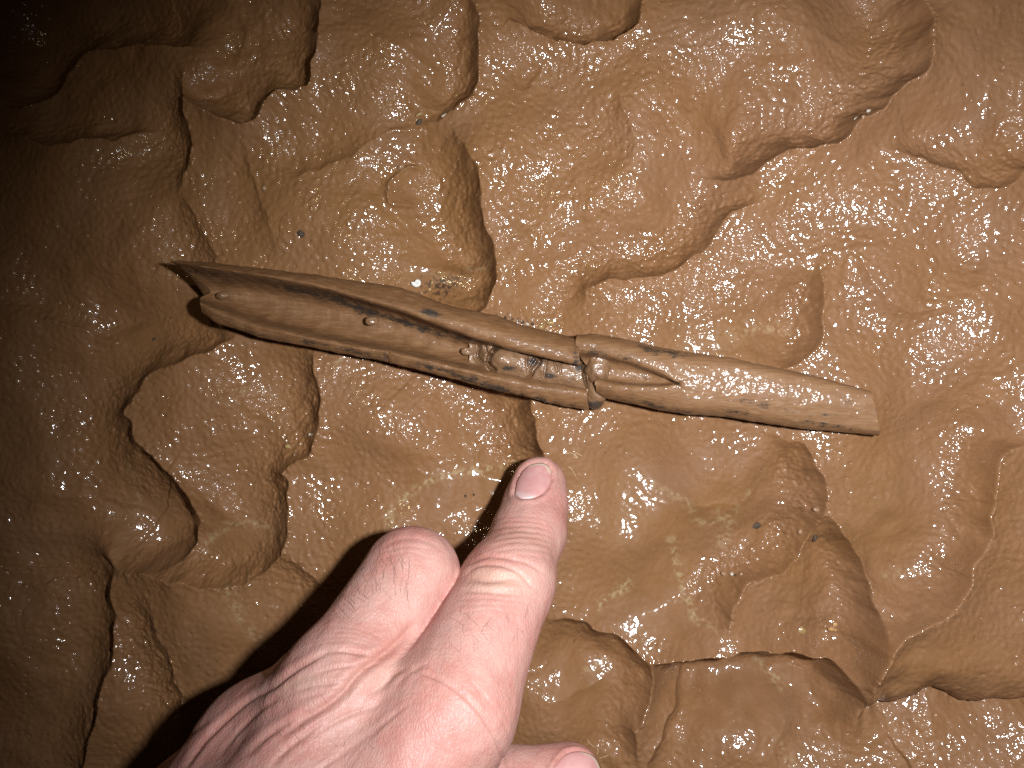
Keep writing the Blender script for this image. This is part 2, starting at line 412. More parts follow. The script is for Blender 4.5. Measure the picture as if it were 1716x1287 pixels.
def build_shell(name, rows, ntop, n, mat, parent, char, sub=5, rag=(6, 3), jit=.012, clay=0.):
    ctrl = np.stack([resample(r, n) for r in rows])
    ctrl = smooth_rows(ctrl, 5)
    prof = closed_cr(ctrl, sub)
    K = len(prof)
    # ragged broken ends
    rr = np.random.default_rng(len(name)+n)
    for end, amp in ((0, rag[0]), (-1, rag[1])):
        wob = np.interp(np.arange(K), np.linspace(0, K, K//3), rr.standard_normal(K//3))*amp
        fall = np.exp(-np.abs(np.arange(n)-(0 if end == 0 else n-1))/5.)
        prof[:, :, 0] += wob[:, None]*fall[None]
    pts = PA(prof[..., 0], prof[..., 1], prof[..., 2]+tilt(prof[..., 0]))
    # lumpy mud skin: long ripples and fine grain
    flat = pts.reshape(-1, 3); st = flat*np.array([.35, 1, 1])
    nrm = np.cross(np.gradient(pts, axis=0).reshape(-1, 3), np.gradient(pts, axis=1).reshape(-1, 3))
    nrm /= np.linalg.norm(nrm, axis=1, keepdims=True)+1e-9
    if clay == 0:      # the split across the lower rim
        fu, fv = uv_of(flat); cw = fu-(647+2.5*np.sin(fv*.45))
        flat[:, 2] -= .16*np.exp(-(cw/2.6)**2)*sstep(578, 588, fv)
    flat = flat+nrm*(jit*value_noise(st, 1.1, 3)+jit*.7*value_noise(flat, 2.7, 4)+jit*.4*value_noise(flat, 6, 5))[:, None]
    verts = [flat]; faces = [grid_faces(K, n, False)]
    wrapf = np.stack([np.arange(n-1)+(K-1)*n, np.arange(n-1), np.arange(1, n), np.arange(1, n)+(K-1)*n], -1)
    faces.append(wrapf)
    # end caps: top path against bottom path
    kt = (ntop-1)*sub+1; base = len(flat)
    for col in (0, n-1):
        top = flat.reshape(K, n, 3)[:kt, col]; bot = flat.reshape(K, n, 3)[list(range(kt-1, K))+[0], col]
        bi = np.linspace(0, len(bot)-1, kt); b2 = np.stack([np.interp(bi, np.arange(len(bot)), bot[:, q]) for q in range(3)], -1)[::-1]
        mid = [top, top*.67+b2*.33, top*.33+b2*.67, b2]
        verts.append(np.concatenate(mid)); f = grid_faces(4, kt)+base; faces.append(f if col == 0 else f[:, ::-1]); base += 4*kt
    vv = np.concatenate(verts)
    o = mesh_np(name, vv, faces, mat, parent=parent)
    uu, v2 = uv_of(vv)
    ch = np.zeros(len(vv))
    for (cu, cv, ru, rv, ang, amp) in char:
        a = math.radians(ang); du, dv = uu-cu, v2-cv
        p = du*math.cos(a)+dv*math.sin(a); q = -du*math.sin(a)+dv*math.cos(a)
        ch = np.maximum(ch, amp*np.exp(-((p/ru)**2+(q/rv)**2)))
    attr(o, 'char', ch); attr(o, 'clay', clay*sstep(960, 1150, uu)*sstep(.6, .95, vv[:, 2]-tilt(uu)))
    return o

m = Nodes('muddy_cane')
mp = m.n('ShaderNodeMapping'); mp.inputs['Rotation'].default_value = (0, 0, math.radians(10.5)); mp.inputs['Scale'].default_value = (.22, 1, 1)
m.l(m.pos(), mp.inputs['Vector']); fib = mp.outputs[0]
c = m.mix(m.ramp(m.noise(260, 4, .6), .3, .7), (.170, .084, .036), (.136, .066, .027))
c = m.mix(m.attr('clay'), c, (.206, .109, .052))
c = m.mix(m.math('MULTIPLY', m.ramp(m.noise(900, 4, .65, fib), .42, .70), .35), c, (.29, .17, .085))
cn_ = m.math('ADD', m.math('MULTIPLY', m.noise(1900, 5, .75, fib), 1.9), m.math('MULTIPLY', m.noise(420, 4, .65), 1.5))
ch = m.ramp(m.math('ADD', m.math('MULTIPLY', m.attr('char'), .93), cn_), 2.05, 2.62)
c = m.mix(m.math('MULTIPLY', ch, .93), c, (.022, .020, .018))
m.l(c, m.b.inputs['Base Color']); m.b.inputs['Roughness'].default_value = .6; m.b.inputs['Specular IOR Level'].default_value = .25
m.l(m.bump(m.noise(1300, 3, .6, fib), .5, .0005), m.b.inputs['Normal'])
m.l(m.math('ADD', m.math('MULTIPLY', m.attr('clay'), .95), .22), m.b.inputs['Coat Weight']); m.b.inputs['Coat Roughness'].default_value = .18; m.b.inputs['Coat IOR'].default_value = 1.4
m.l(m.bump(m.noise(620, 1.5, .5), .8, .0006), m.b.inputs['Coat Normal'])
cane_mat = m.m

cane = bpy.data.objects.new('cane_stalk', None); COL.objects.link(cane)
tag(cane, 'mud-coated split hollow cane stalk lying across the mud, cracked at its node', 'cane')
ZB = -.02
long_rows = lines3([
 # top path: c1 .. c7
 [(287,437,1.05),(353,441,1.0),(436,451,.95),(519,460,.9),(670,481,.9),(713,498,.9),(762,515,.9),(836,530,.9),(885,545,.9),(946,562,.85),(967,568,.85)],
 [(287,438,1.15),(348,446,1.35),(446,458,1.4),(519,469,1.4),(670,505,1.45),(762,530,1.5),(860,557,1.5),(958,584,1.45),(970,588,1.4)],
 [(288,440,1.12),(348,450,1.36),(446,465,1.42),(519,479,1.42),(580,495,1.42),(670,520,1.46),(713,537,1.5),(799,566,1.5),(885,591,1.5),(966,611,1.45),(973,613,1.4)],
 [(310,452,.85),(353,464,.72),(421,474,.6),(519,492,.58),(605,509,.58),(670,528,.6),(760,558,.8),(860,590,.85),(973,610,.85)],
 [(352,486,.26),(421,492,.16),(519,511,.14),(605,530,.14),(670,547,.18),(760,576,.28),(860,605,.45),(977,630,.45)],
 [(338,499,.5),(421,524,.34),(519,549,.34),(605,567,.36),(670,579,.40),(760,602,.45),(860,618,.55),(980,645,.55)],
 [(335,507,.95),(421,540,1.0),(519,563,1.0),(605,580,1.0),(652,587,1.0),(738,607,1.0),(811,624,1.0),(885,640,1.0),(983,655,.95)],
 [(336,512,.98),(360,527,1.0),(421,551,1.03),(519,571,1.03),(605,589,1.03),(652,595,1.03),(738,616,1.03),(811,634,1.03),(885,652,1.03),(985,672,.95)],
 [(340,524,.75),(360,540,.75),(407,556,.75),(446,568,.75),(495,577,.75),(568,591,.75),(642,606,.75),(713,624,.75),(811,648,.75),(885,667,.75),(958,684,.7),(988,688,.65)],
 # bottom path
 [(350,520,.35),(446,552,.3),(568,575,.3),(713,606,.3),(885,648,.3),(985,672,.3)],
 [(345,500,ZB),(446,515,ZB),(568,540,ZB),(713,570,ZB),(885,610,ZB),(980,635,ZB)],
 [(310,455,.45),(446,470,.35),(568,492,.35),(713,522,.35),(885,568,.35),(970,592,.35)],
])
char_long = [(330,455,70,7,10,.75),(400,470,60,7,9,.6),(500,486,70,8,12,.95),(560,500,60,9,16,1.0),(610,520,70,10,18,1.0),(700,548,90,7,18,1.0),(760,562,70,6,17,.8),
 (721,524,22,7,10,1.1),(800,574,120,5,15,.75),(900,600,90,6,14,.5),(520,574,40,5,10,.7),(600,590,60,6,12,.8),(730,617,60,6,14,.9),(790,636,40,9,12,1.0),(830,650,60,8,12,.9),(900,668,80,7,13,.7),(960,680,60,5,10,.6),
 (645,596,6,12,0,1.0),(965,600,8,22,0,.9),(980,615,10,20,0,.8),(440,563,80,4,12,.6)]
lower = build_shell('trough_half', long_rows, 9, 200, cane_mat, cane, char_long, rag=(.8, 1.5))
lower['label'] = 'long open trough-shaped half with a pointed left end'
short_rows = lines3([
 [(966,561,.9),(997,559,.9),(1054,569,.9),(1103,581,.85),(1152,590,.9),(1220,599,.86),(1247,605,.82),(1345,625,.78),(1455,654,.74)],
 [(966,568,1.25),(997,569,1.3),(1054,580,1.35),(1103,594,1.35),(1152,601,1.28),(1220,608,1.2),(1345,631,1.1),(1459,658,1.02)],
 [(968,588,1.25),(1008,594,1.35),(1054,604,1.42),(1087,617,1.42),(1119,629,1.42),(1134,640,1.41),(1150,624,1.40),(1220,628,1.28),(1345,648,1.18),(1463,671,1.08)],
 [(975,600,.95),(1054,612,.95),(1100,627,.95),(1127,639,1.0),(1136,641,1.4),(1150,638,1.42),(1220,644,1.29),(1345,662,1.19),(1466,681,1.09)],
 [(985,615,.85),(1054,626,.82),(1100,636,.85),(1127,641,1.0),(1136,642,1.4),(1150,648,1.42),(1220,655,1.28),(1345,673,1.18),(1469,692,1.08)],
 [(1000,632,.9),(1054,640,.88),(1100,643,.9),(1127,643,1.05),(1136,643,1.4),(1150,658,1.39),(1220,667,1.24),(1345,685,1.14),(1471,702,1.05)],
 [(1000,636,1.15),(1038,645,1.25),(1087,648,1.33),(1119,648,1.4),(1134,645,1.42),(1150,671,1.34),(1220,680,1.18),(1345,699,1.09),(1473,714,1.0)],
 [(998,650,1.15),(1038,662,1.2),(1087,670,1.22),(1150,685,1.2),(1220,691,1.06),(1345,711,.97),(1474,724,.9)],
 [(1000,660,.8),(1008,667,.8),(1054,676,.8),(1103,687,.75),(1152,695,.75),(1220,699,.72),(1247,704,.7),(1345,718,.66),(1418,725,.62),(1471,730,.6)],
 [(1000,650,.35),(1152,680,.25),(1345,705,.2),(1470,718,.2)],
 [(985,615,.15),(1152,640,.1),(1345,670,.08),(1466,690,.08)],
 [(968,580,.4),(1152,602,.3),(1345,635,.22),(1458,665,.22)],
])
char_short = [(1000,592,40,7,10,.85),(1050,600,50,6,12,.7),(1085,585,30,8,15,1.0),(1120,590,40,8,12,1.0),(1150,594,30,5,8,.8),(1095,680,45,8,18,1.0),(1140,690,60,6,10,.9),(1200,698,60,5,4,1.0),(1040,672,40,6,10,.8),
 (1270,678,45,9,12,.9),(1230,690,40,8,8,.7),(1330,690,40,6,10,.55),(1340,655,40,6,12,.4),(1415,672,12,16,0,.75),(1380,712,60,7,8,.8),(1474,700,5,35,-10,1.0),(1440,728,50,4,4,1.0),(1390,700,50,8,8,.5),(1135,643,8,5,20,.9)]
upper = build_shell('tube_half', short_rows, 9, 190, cane_mat, cane, [c_[:5]+(c_[5]*.86,) for c_ in char_short], rag=(2, 1.2), jit=.008, clay=.7)
upper['label'] = 'short tube-shaped half with a pointed slot at its left'

# mud packed inside the slot
m = Nodes('packed_mud')
c = m.mix(m.ramp(m.noise(420, 4, .6), .35, .7), (.205, .113, .056), (.15, .08, .037))
c = m.mix(m.math('MULTIPLY', m.ramp(m.math('ADD', m.attr('char'), m.noise(1100, 4, .7)), .85, 1.2), .92), c, (.028, .026, .024))
m.l(c, m.b.inputs['Base Color']); m.b.inputs['Roughness'].default_value = .5
m.l(m.bump(m.noise(1100, 3, .6), .5, .0006), m.b.inputs['Normal'])
m.b.inputs['Coat Weight'].default_value = 1; m.b.inputs['Coat Roughness'].default_value = .15; m.b.inputs['Coat IOR'].default_value = 1.45
m.l(m.bump(m.noise(600, 3, .5), .8, .0009), m.b.inputs['Coat Normal'])
fill_mat = m.m
def mud_fill(name, top, bot, nu, nv, zf, charf, lab):
    top, bot = np.asarray(top, float), np.asarray(bot, float)
    u = np.linspace(top[0, 0], top[-1, 0], nu); tv = np.linspace(0, 1, nv)
    v1 = np.interp(u, top[:, 0], top[:, 1]); v2 = np.interp(u, bot[:, 0], bot[:, 1])
    UU = np.repeat(u[None], nv, 0); VV = v1[None]+(v2-v1)[None]*tv[:, None]
    ZZ = zf(UU, VV, tv[:, None]+0*UU)
    top_p = PA(UU, VV, ZZ+tilt(UU)).reshape(-1, 3); bot_p = PA(UU, VV, 0*ZZ+.35+tilt(UU)).reshape(-1, 3)
    f = grid_faces(nv, nu)
    ring = np.concatenate([np.arange(nu), np.arange(1, nv)*nu+nu-1, (nv-1)*nu+np.arange(nu-2, -1, -1), np.arange(nv-2, 0, -1)*nu])
    nx = np.roll(ring, -1); N = nu*nv
    side = np.stack([ring, nx, nx+N, ring+N], -1)
    o = mesh_np(name, np.vstack([top_p, bot_p]), [f, f[:, ::-1]+N, side], fill_mat, parent=cane)
    cc = charf(UU, VV).ravel(); attr(o, 'char', np.concatenate([cc, cc])); o['label'] = lab; return o
def crack(UU, VV, pts, w):
    c_ = spline(pts, 3); d = np.full(UU.shape, 1e9)
    for a, b in zip(c_[:-1], c_[1:]):
        e = b-a; t = np.clip(((UU-a[0])*e[0]+(VV-a[1])*e[1])/(e@e+1e-9), 0, 1)
        d = np.minimum(d, np.hypot(UU-a[0]-t*e[0], VV-a[1]-t*e[1]))
    return np.exp(-(d/w)**2)
CR1 = [([(838,578),(826,588),(819,600),(820,612),(828,620)], 3.2, .42), ([(802,572),(803,585),(800,596),(808,606),(818,610)], 2, .22), ([(814,574),(814,588),(822,594)], 1.6, .16),
       ([(905,600),(902,610),(895,618),(890,628),(884,636)], 2.6, .34), ([(883,598),(882,616)], 1.6, .15), ([(916,604),(912,630)], 1.5, .14), ([(928,604),(934,622)], 1.6, .12), ([(938,610),(940,626)], 1.4, .12),
       ([(979,598),(978,620),(981,638),(984,648)], 2.2, .30), ([(897,598),(888,612),(884,625)], 1.8, .16)]
def z1(UU, VV, t):
    z = .72+.22*np.sin(np.pi*np.clip(t, 0, 1))*sstep(795, 840, UU)
    z += .16*np.exp(-(((UU-846)/22)**2+((VV-600)/20)**2))+.08*np.exp(-(((UU-925)/16)**2+((VV-618)/18)**2))
    p = np.stack([UU/60, VV/60, 0*UU], -1)
    z += .018*value_noise(p, 1.4, 8)+.012*value_noise(p, 3.3, 9)
    z -= .22*sstep(820, 790, UU)+.3*sstep(.12, .0, t)
    for pts, w, d in CR1: z -= d*crack(UU, VV, pts, w)
    return z
def ch1(UU, VV):
    e = lambda u, v, ru, rv, a: a*np.exp(-(((UU-u)/ru)**2+((VV-v)/rv)**2))
    return np.maximum.reduce([e(852,617,16,6,.8), e(848,585,6,8,.5), e(893,605,14,14,.75), e(922,630,14,6,.8), e(970,615,10,14,.7), e(910,605,16,10,.5), e(875,610,8,10,.5)])
mud_fill('mud_fill', [(786,562),(840,570),(900,588),(985,602)], [(786,618),(840,632),(900,646),(985,660)], 170, 56, z1, ch1, 'cracked wet mud plug in the long slot')
CR2 = [([(1055,606),(1048,618),(1044,628)], 2, .2), ([(1030,600),(1028,612)], 1.5, .12), ([(1018,628),(1030,622),(1044,626)], 2, .16), ([(1102,625),(1098,634)], 1.3, .1)]
def z2(UU, VV, t):
    p = np.stack([UU/60, VV/60, 0*UU], -1)
    z = .66+.14*np.sin(np.pi*t)-.3*sstep(.14, .0, t)*sstep(1010, 1040, UU)+.02*value_noise(p, 1.6, 10)+.012*value_noise(p, 3.5, 11)+.08*np.exp(-(((UU-1075)/20)**2+((VV-625)/14)**2))
    for pts, w, d in CR2: z -= d*crack(UU, VV, pts, w)
    return z
mud_fill('mud_fill', [(1000,594),(1054,602),(1090,616),(1134,639)], [(1000,650),(1054,652),(1100,651),(1134,646)], 110, 44, z2,
         lambda UU, VV: .75*np.exp(-(((UU-1030)/16)**2+((VV-610)/12)**2))+.4*np.exp(-(((UU-1100)/14)**2+((VV-634)/8)**2)), 'smooth mud lump in the pointed slot')
# node: the cross wall of the cane, bulging between the halves
def ellipsoid(name, cu, cv, cz, ru, rv, rz, ang, mat, parent, char=None, nseg=(36, 24), jit=.02):
    th = np.linspace(0, 2*np.pi, nseg[0], endpoint=False); ph = np.linspace(.0, np.pi, nseg[1])
    T, F = np.meshgrid(th, ph)
    p = np.stack([np.sin(F)*np.cos(T), np.sin(F)*np.sin(T), np.cos(F)], -1)
    p = np.sign(p)*np.abs(p)**.85
    a = math.radians(-ang); q = p*np.array([ru, rv, rz])/np.array([PX, PX, 1])
    q = q+p*(jit*value_noise(q, 1.5, 21)+jit*.5*value_noise(q, 4, 22))[..., None]
    r = np.stack([q[..., 0]*math.cos(a)-q[..., 1]*math.sin(a), q[..., 0]*math.sin(a)+q[..., 1]*math.cos(a), q[..., 2]], -1)
    r = r+np.array(P(cu, cv, cz))
    o = mesh_np(name, r.reshape(-1, 3), grid_faces(nseg[1], nseg[0], True), mat, parent=parent)
    uu, v2 = uv_of(r); attr(o, 'char', (char(uu, v2) if char else 0*uu).ravel()); return o
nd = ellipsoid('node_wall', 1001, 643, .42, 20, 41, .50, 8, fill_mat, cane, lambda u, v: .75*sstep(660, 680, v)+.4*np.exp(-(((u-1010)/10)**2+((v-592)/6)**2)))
o = ellipsoid('mud_lump', 1003, 616, .80, 20, 28, .36, 8, fill_mat, cane, lambda u, v: .5*np.exp(-(((u-1010)/10)**2+((v-594)/6)**2)), jit=.03); o['label'] = 'glossy wet lump over the node inside the slot'
nd['label'] = 'bulging grey-brown cross wall of the node'
o = ellipsoid('mud_crumb', 624, 537, .52, 10, 7, .10, 0, fill_mat, cane, jit=.03); o['label'] = 'small crumb of mud in the trough'
o = ellipsoid('mud_crumb', 374, 494, .46, 10, 6, .12, -10, fill_mat, cane, jit=.03); o['label'] = 'mud crumb at the broken left end'
o = ellipsoid('mud_crumb', 784, 588, .52, 10, 6, .08, 0, fill_mat, cane, jit=.03); o['label'] = 'mud blister beside the plug'

# ------------------------------------------------------------------ hand: one continuous skin from a blended distance field
def rc(p, a, b, r1, r2):
    """round cone"""
    a, b = np.asarray(a, np.float32), np.asarray(b, np.float32); ba = b-a
    l2 = float(ba@ba); rr = r1-r2; a2 = l2-rr*rr; il2 = 1/l2
    pa = p-a; y = pa@ba; z = y-l2
    x2 = ((pa*l2-y[..., None]*ba)**2).sum(-1)
    y2 = y*y*l2; z2 = z*z*l2
    k = np.sign(rr)*rr*rr*x2
    o = (np.sqrt(x2*a2*il2)+y*rr)*il2-r1
    o = np.where(np.sign(z)*a2*z2 > k, np.sqrt(np.maximum(x2+z2, 0))*il2-r2, o)
    o = np.where(np.sign(y)*a2*y2 < k, np.sqrt(np.maximum(x2+y2, 0))*il2-r1, o)
    return o
def smin(a, b, k):
    h = np.clip(.5+.5*(b-a)/k, 0, 1); return b+(a-b)*h-k*h*(1-h)
J = dict(
 i_tip=P(903,812,.82), i_mid=P(897,848,1.15), i_dip=P(887,893,1.75), i_pip=P(852,975,3.1), i_kn=P(817,970,3.15), i_mcp=P(750,1198,5.2),
 m_mcp=P(572,1150,4.8), m_pip=P(690,964,3.05), m_dip=P(700,1015,1.5), m_tip=P(650,1090,1.1),
 r_mcp=P(428,1246,4.4), r_pip=P(520,1150,2.6), r_dip=P(580,1210,1.3), r_tip=P(610,1270,1.5),
 l_mcp=P(325,1335,3.9), l_pip=P(440,1270,2.3), l_dip=P(510,1310,1.4), l_tip=P(560,1360,1.7),
 t_tip=P(955,1301,2.45), t_ip=P(850,1325,2.7), t_mcp=P(730,1400,3.4), t_cmc=P(560,1560,4.6),
 wi=P(490,1560,7.6), wm=P(370,1560,7.6), wr=P(215,1560,6.8), wl=P(95,1540,5.6), arm1=P(180,1750,8.4), arm0=P(330,1640,7.6))
def hand_sdf(p):
    pal = None
    for a, b, r1, r2 in [('i_mcp','wi',1.36,1.25),('m_mcp','wm',1.18,1.25),('m_mcp','r_mcp',1.05,1.06),('r_mcp','wr',1.08,1.2),('l_mcp','wl',.95,1.2)]:
        d = rc(p, J[a], J[b], r1, r2); pal = d if pal is None else smin(pal, d, .75)
    pal = smin(pal, rc(p, J['t_cmc'], J['t_mcp'], 1.6, 1.25), 1.2)
    # palm flesh below the metacarpals
    lowp = lambda k, dz: np.array(J[k])-np.array([0, 0, dz])
    pal = smin(pal, rc(p, lowp('i_mcp', .9), lowp('wi', 1.2), 1.0, 1.2), 1.0)
    pal = smin(pal, rc(p, lowp('r_mcp', .9), lowp('wr', 1.2), .9, 1.1), 1.0)
    pal = smin(pal, rc(p, lowp('wm', .9), lowp('arm1', 1.4), 2.0, 2.5), 1.5)
    fin = []
    d = rc(p, J['i_tip'], J['i_mid'], .74, .84); d = smin(d, rc(p, J['i_mid'], J['i_dip'], .84, .93), .2)
    d = smin(d, rc(p, J['i_dip'], J['i_pip'], .92, 1.03), .25); d = smin(d, rc(p, J['i_kn'], J['i_pip'], .60, 1.0), .2); d = smin(d, rc(p, J['i_pip'], J['i_mcp'], 1.06, 1.42), .35); fin.append((d, .42))
    d = rc(p, J['m_mcp'], J['m_pip'], 1.24, 1.15); d = smin(d, rc(p, J['m_pip'], J['m_dip'], 1.06, .92), .3); d = smin(d, rc(p, J['m_dip'], J['m_tip'], .9, .78), .25); fin.append((d, .42))
    d = rc(p, J['r_mcp'], J['r_pip'], 1.0, .95); d = smin(d, rc(p, J['r_pip'], J['r_dip'], .92, .82), .3); d = smin(d, rc(p, J['r_dip'], J['r_tip'], .8, .7), .25); fin.append((d, .5))
    d = rc(p, J['l_mcp'], J['l_pip'], .88, .8); d = smin(d, rc(p, J['l_pip'], J['l_dip'], .78, .68), .3); d = smin(d, rc(p, J['l_dip'], J['l_tip'], .68, .6), .25); fin.append((d, .5))
    d = rc(p, J['t_tip'], J['t_ip'], .80, .98); d = smin(d, rc(p, J['t_ip'], J['t_mcp'], .98, 1.1), .3); fin.append((d, .9))
    out = None
    for f, k in fin:
        q = smin(pal, f, k); out = q if out is None else smin(out, q, .05)
    return out
def surface_nets(lo, hi, h):
    ax = [np.arange(lo[i], hi[i]+h, h, dtype=np.float32) for i in range(3)]
    shp = tuple(len(a) for a in ax)
    S = np.empty(shp, np.float32)
    for i0 in range(0, shp[0], 24):
        g_ = np.stack(np.meshgrid(ax[0][i0:i0+24], ax[1], ax[2], indexing='ij'), -1)
        S[i0:i0+24] = hand_sdf(g_)
    S[0] = S[-1] = 1; S[:, 0] = S[:, -1] = 1; S[:, :, 0] = S[:, :, -1] = 1
    ins = S < 0
    n = tuple(s-1 for s in shp)
    cnt = np.zeros(n, np.int8)
    for dx_ in (0, 1):
        for dy_ in (0, 1):
            for dz_ in (0, 1):
                cnt += ins[dx_:dx_+n[0], dy_:dy_+n[1], dz_:dz_+n[2]]
    act = (cnt > 0) & (cnt < 8)
    idx = np.full(n, -1, np.int32); cells = np.argwhere(act); idx[act] = np.arange(len(cells))
    acc = np.zeros((len(cells), 3)); num = np.zeros(len(cells))
    corners = [(a, b, c) for a in (0, 1) for b in (0, 1) for c in (0, 1)]
    for c0 in corners:
        for axi in range(3):
            if c0[axi]: continue
            c1 = list(c0); c1[axi] = 1
            s0 = S[tuple((cells+c0).T)]; s1 = S[tuple((cells+np.array(c1)).T)]
            mk = (s0 < 0) != (s1 < 0); t = np.where(mk, s0/np.where(mk, s0-s1, 1), 0)
            q = cells+np.array(c0, float); q[:, axi] += t
            acc += q*mk[:, None]; num += mk
    V_ = acc/num[:, None]*h+np.array([a[0] for a in ax])
    quads = []
    for axi in range(3):
        o1, o2 = [(1, 2), (2, 0), (0, 1)][axi]
        sl0 = [slice(1, -1)]*3; sl1 = [slice(1, -1)]*3
        sl0[axi] = slice(0, -1); sl1[axi] = slice(1, None)
        a, b = ins[tuple(sl0)], ins[tuple(sl1)]
        e = np.argwhere(a != b); off = np.ones(3, int); off[axi] = 0; e = e+off
        fl = ins[tuple(e.T)]
        e1 = np.zeros(3, int); e1[o1] = 1; e2 = np.zeros(3, int); e2[o2] = 1
        q = np.stack([idx[tuple(x.T)] for x in (e-e1-e2, e-e2, e, e-e1)], -1)
        q = np.where(fl[:, None], q, q[:, ::-1]); quads.append(q)
    return V_, np.concatenate(quads)
def grad(p, e=.02):
    g_ = np.stack([hand_sdf(p+np.eye(3)[i]*e)-hand_sdf(p-np.eye(3)[i]*e) for i in range(3)], -1)
    return g_/(np.linalg.norm(g_, axis=-1, keepdims=True)+1e-9)
hv, hq = surface_nets((-12.2, -19.5, -.2), (3.2, -1.2, 10.8), .075)
for _ in range(2): hv = hv-grad(hv)*hand_sdf(hv)[:, None]*.9
# one round of subdivision so that creases can be carved
tmp = mesh_np('hand_base', hv, hq)
md = tmp.modifiers.new('s', 'SUBSURF'); md.levels = 1; md.render_levels = 1
dg = bpy.context.evaluated_depsgraph_get(); ev = tmp.evaluated_get(dg); em = ev.to_mesh()
hv = np.empty(len(em.vertices)*3, np.float32); em.vertices.foreach_get('co', hv); hv = hv.reshape(-1, 3)/CM
hq = np.empty(len(em.loops), np.int32); em.loops.foreach_get('vertex_index', hq); hq = hq.reshape(-1, 4)
ev.to_mesh_clear(); bpy.data.objects.remove(tmp)
hn = grad(hv)
hu, hw_ = uv_of(hv); face_up = sstep(-.05, .25, hn[:, 2])
disp = np.zeros(len(hv))
def pdist(pts):
    c_ = spline(pts, 6); d = np.full(len(hv), 1e9); tt = np.zeros(len(hv))
    for i, (a, b) in enumerate(zip(c_[:-1], c_[1:])):
        e = b-a; t = np.clip(((hu-a[0])*e[0]+(hw_-a[1])*e[1])/(e@e+1e-9), 0, 1)
        q = np.hypot(hu-a[0]-t*e[0], hw_-a[1]-t*e[1]); mk = q < d
        d = np.where(mk, q, d); tt = np.where(mk, (i+t)/(len(c_)-1), tt)
    return d, tt
wn = value_noise(hv, .55, 31); wn2 = value_noise(hv, 1.6, 32)
def crease(pts, w, depth, side=0.35):
    """a fold: a groove with soft shoulders (w in photo pixels, depth in cm)"""
    d, t = pdist(pts); d = np.abs(d)
    fade = np.sin(np.pi*np.clip(t, 0, 1))**.5
    disp[:] += face_up*fade*depth*(.6 if w < 3.6 else .85)*(-np.exp(-(d/w)**2)+side*np.exp(-((d-2.2*w)/(1.3*w))**2))
def ridge(u, v, ru, rv, ang, h):
    a = math.radians(ang); du, dv = hu-u, hw_-v
    p = du*math.cos(a)+dv*math.sin(a); q = -du*math.sin(a)+dv*math.cos(a)
    disp[:] += face_up*h*np.exp(-((p/ru)**2+(q/rv)**2))
# knuckle folds of the index finger
for k, (v0, dep, w) in enumerate([(866,.010,2.4),(874,.016,2.4),(882,.020,2.6),(891,.022,2.6),(900,.018,2.4),(909,.018,2.4),(920,.012,2.4),(931,.010,2.2)]):
    crease([(825-k*1.5,v0+10),(850,v0+1),(885,v0),(915,v0+6),(948,v0+20)], w, dep)
crease([(782,948),(815,934),(850,936),(885,945),(915,965)], 3.2, .040)
crease([(775,968),(800,950),(835,948),(868,960),(890,982),(912,1000)], 3.2, .050)
crease([(785,968),(815,974),(840,972),(870,966)], 5, .030)
crease([(772,990),(810,992),(850,995),(885,996),(905,1004)], 3.4, .034)
crease([(768,1004),(810,1002),(860,1006),(895,1012)], 2.5, .014)
ridge(830,958,52,10,6,.05); ridge(838,984,52,9,3,.04)
crease([(765,1030),(820,1022),(880,1030)], 2.2, .010); crease([(760,1016),(830,1013),(890,1020)], 2.2, .010)
# middle finger
crease([(640,916),(672,903),(710,906),(745,922)], 3, .022); crease([(636,926),(680,916),(725,922)], 2.2, .012); crease([(630,938),(680,926),(730,936)], 2.0, .010)
for k in range(6): crease([(552+k*4-k*6,1050+k*9),(590,1052+k*8),(630,1066+k*6),(650,1080+k*5)], 2.2, .012)
# valley between the knuckles and the folds of loose skin
crease([(700,1040),(676,1068),(650,1092),(628,1108),(600,1130),(575,1160),(548,1182),(510,1205),(470,1235)], 7, .13, .3)
crease([(650,1092),(620,1098),(585,1092),(548,1090)], 4, .045)
crease([(552,1090),(520,1108),(490,1126),(460,1150),(430,1166),(400,1182)], 4.5, .07)
crease([(640,1112),(600,1116),(560,1120),(520,1132)], 3.2, .035); crease([(600,1140),(565,1144),(530,1148),(490,1160)], 3.2, .04); crease([(585,1160),(550,1160),(500,1172)], 2.6, .03)
crease([(420,1172),(390,1194),(360,1222),(335,1250),(310,1290)], 4.5, .075)
crease([(520,1190),(480,1212),(440,1240),(410,1270)], 5, .05); crease([(470,1168),(430,1196),(395,1230),(370,1262)], 4, .04)
crease([(350,1205),(320,1230),(290,1262),(270,1290)], 3.5, .05)
crease([(560,1196),(520,1226),(480,1256),(450,1290)], 5, .05); crease([(640,1180),(590,1196),(550,1216),(520,1240)], 4, .035)
crease([(690,1118),(660,1130),(640,1150),(610,1165)], 5, .05); crease([(720,1112),(690,1126),(664,1150)], 3.5, .03)
for k in range(9):
    s = k*17
    crease([(676+s*.75,1120+s*.10),(735+s*.6,1140+s*.25),(792+s*.45,1185+s*.35),(832+s*.2,1245+s*.4),(848,1300+s*.5)], 3.0, .020 if k % 2 else .028)
for k in range(7):
    crease([(700-k*22,1170+k*14),(655-k*20,1205+k*14),(612-k*20,1248+k*12),(580-k*20,1290+k*10)], 3.2, .022)
ridge(735,1200,70,42,-30,.05); ridge(690,1112,40,22,-30,.04)
disp += face_up*(.012*wn+.007*wn2)
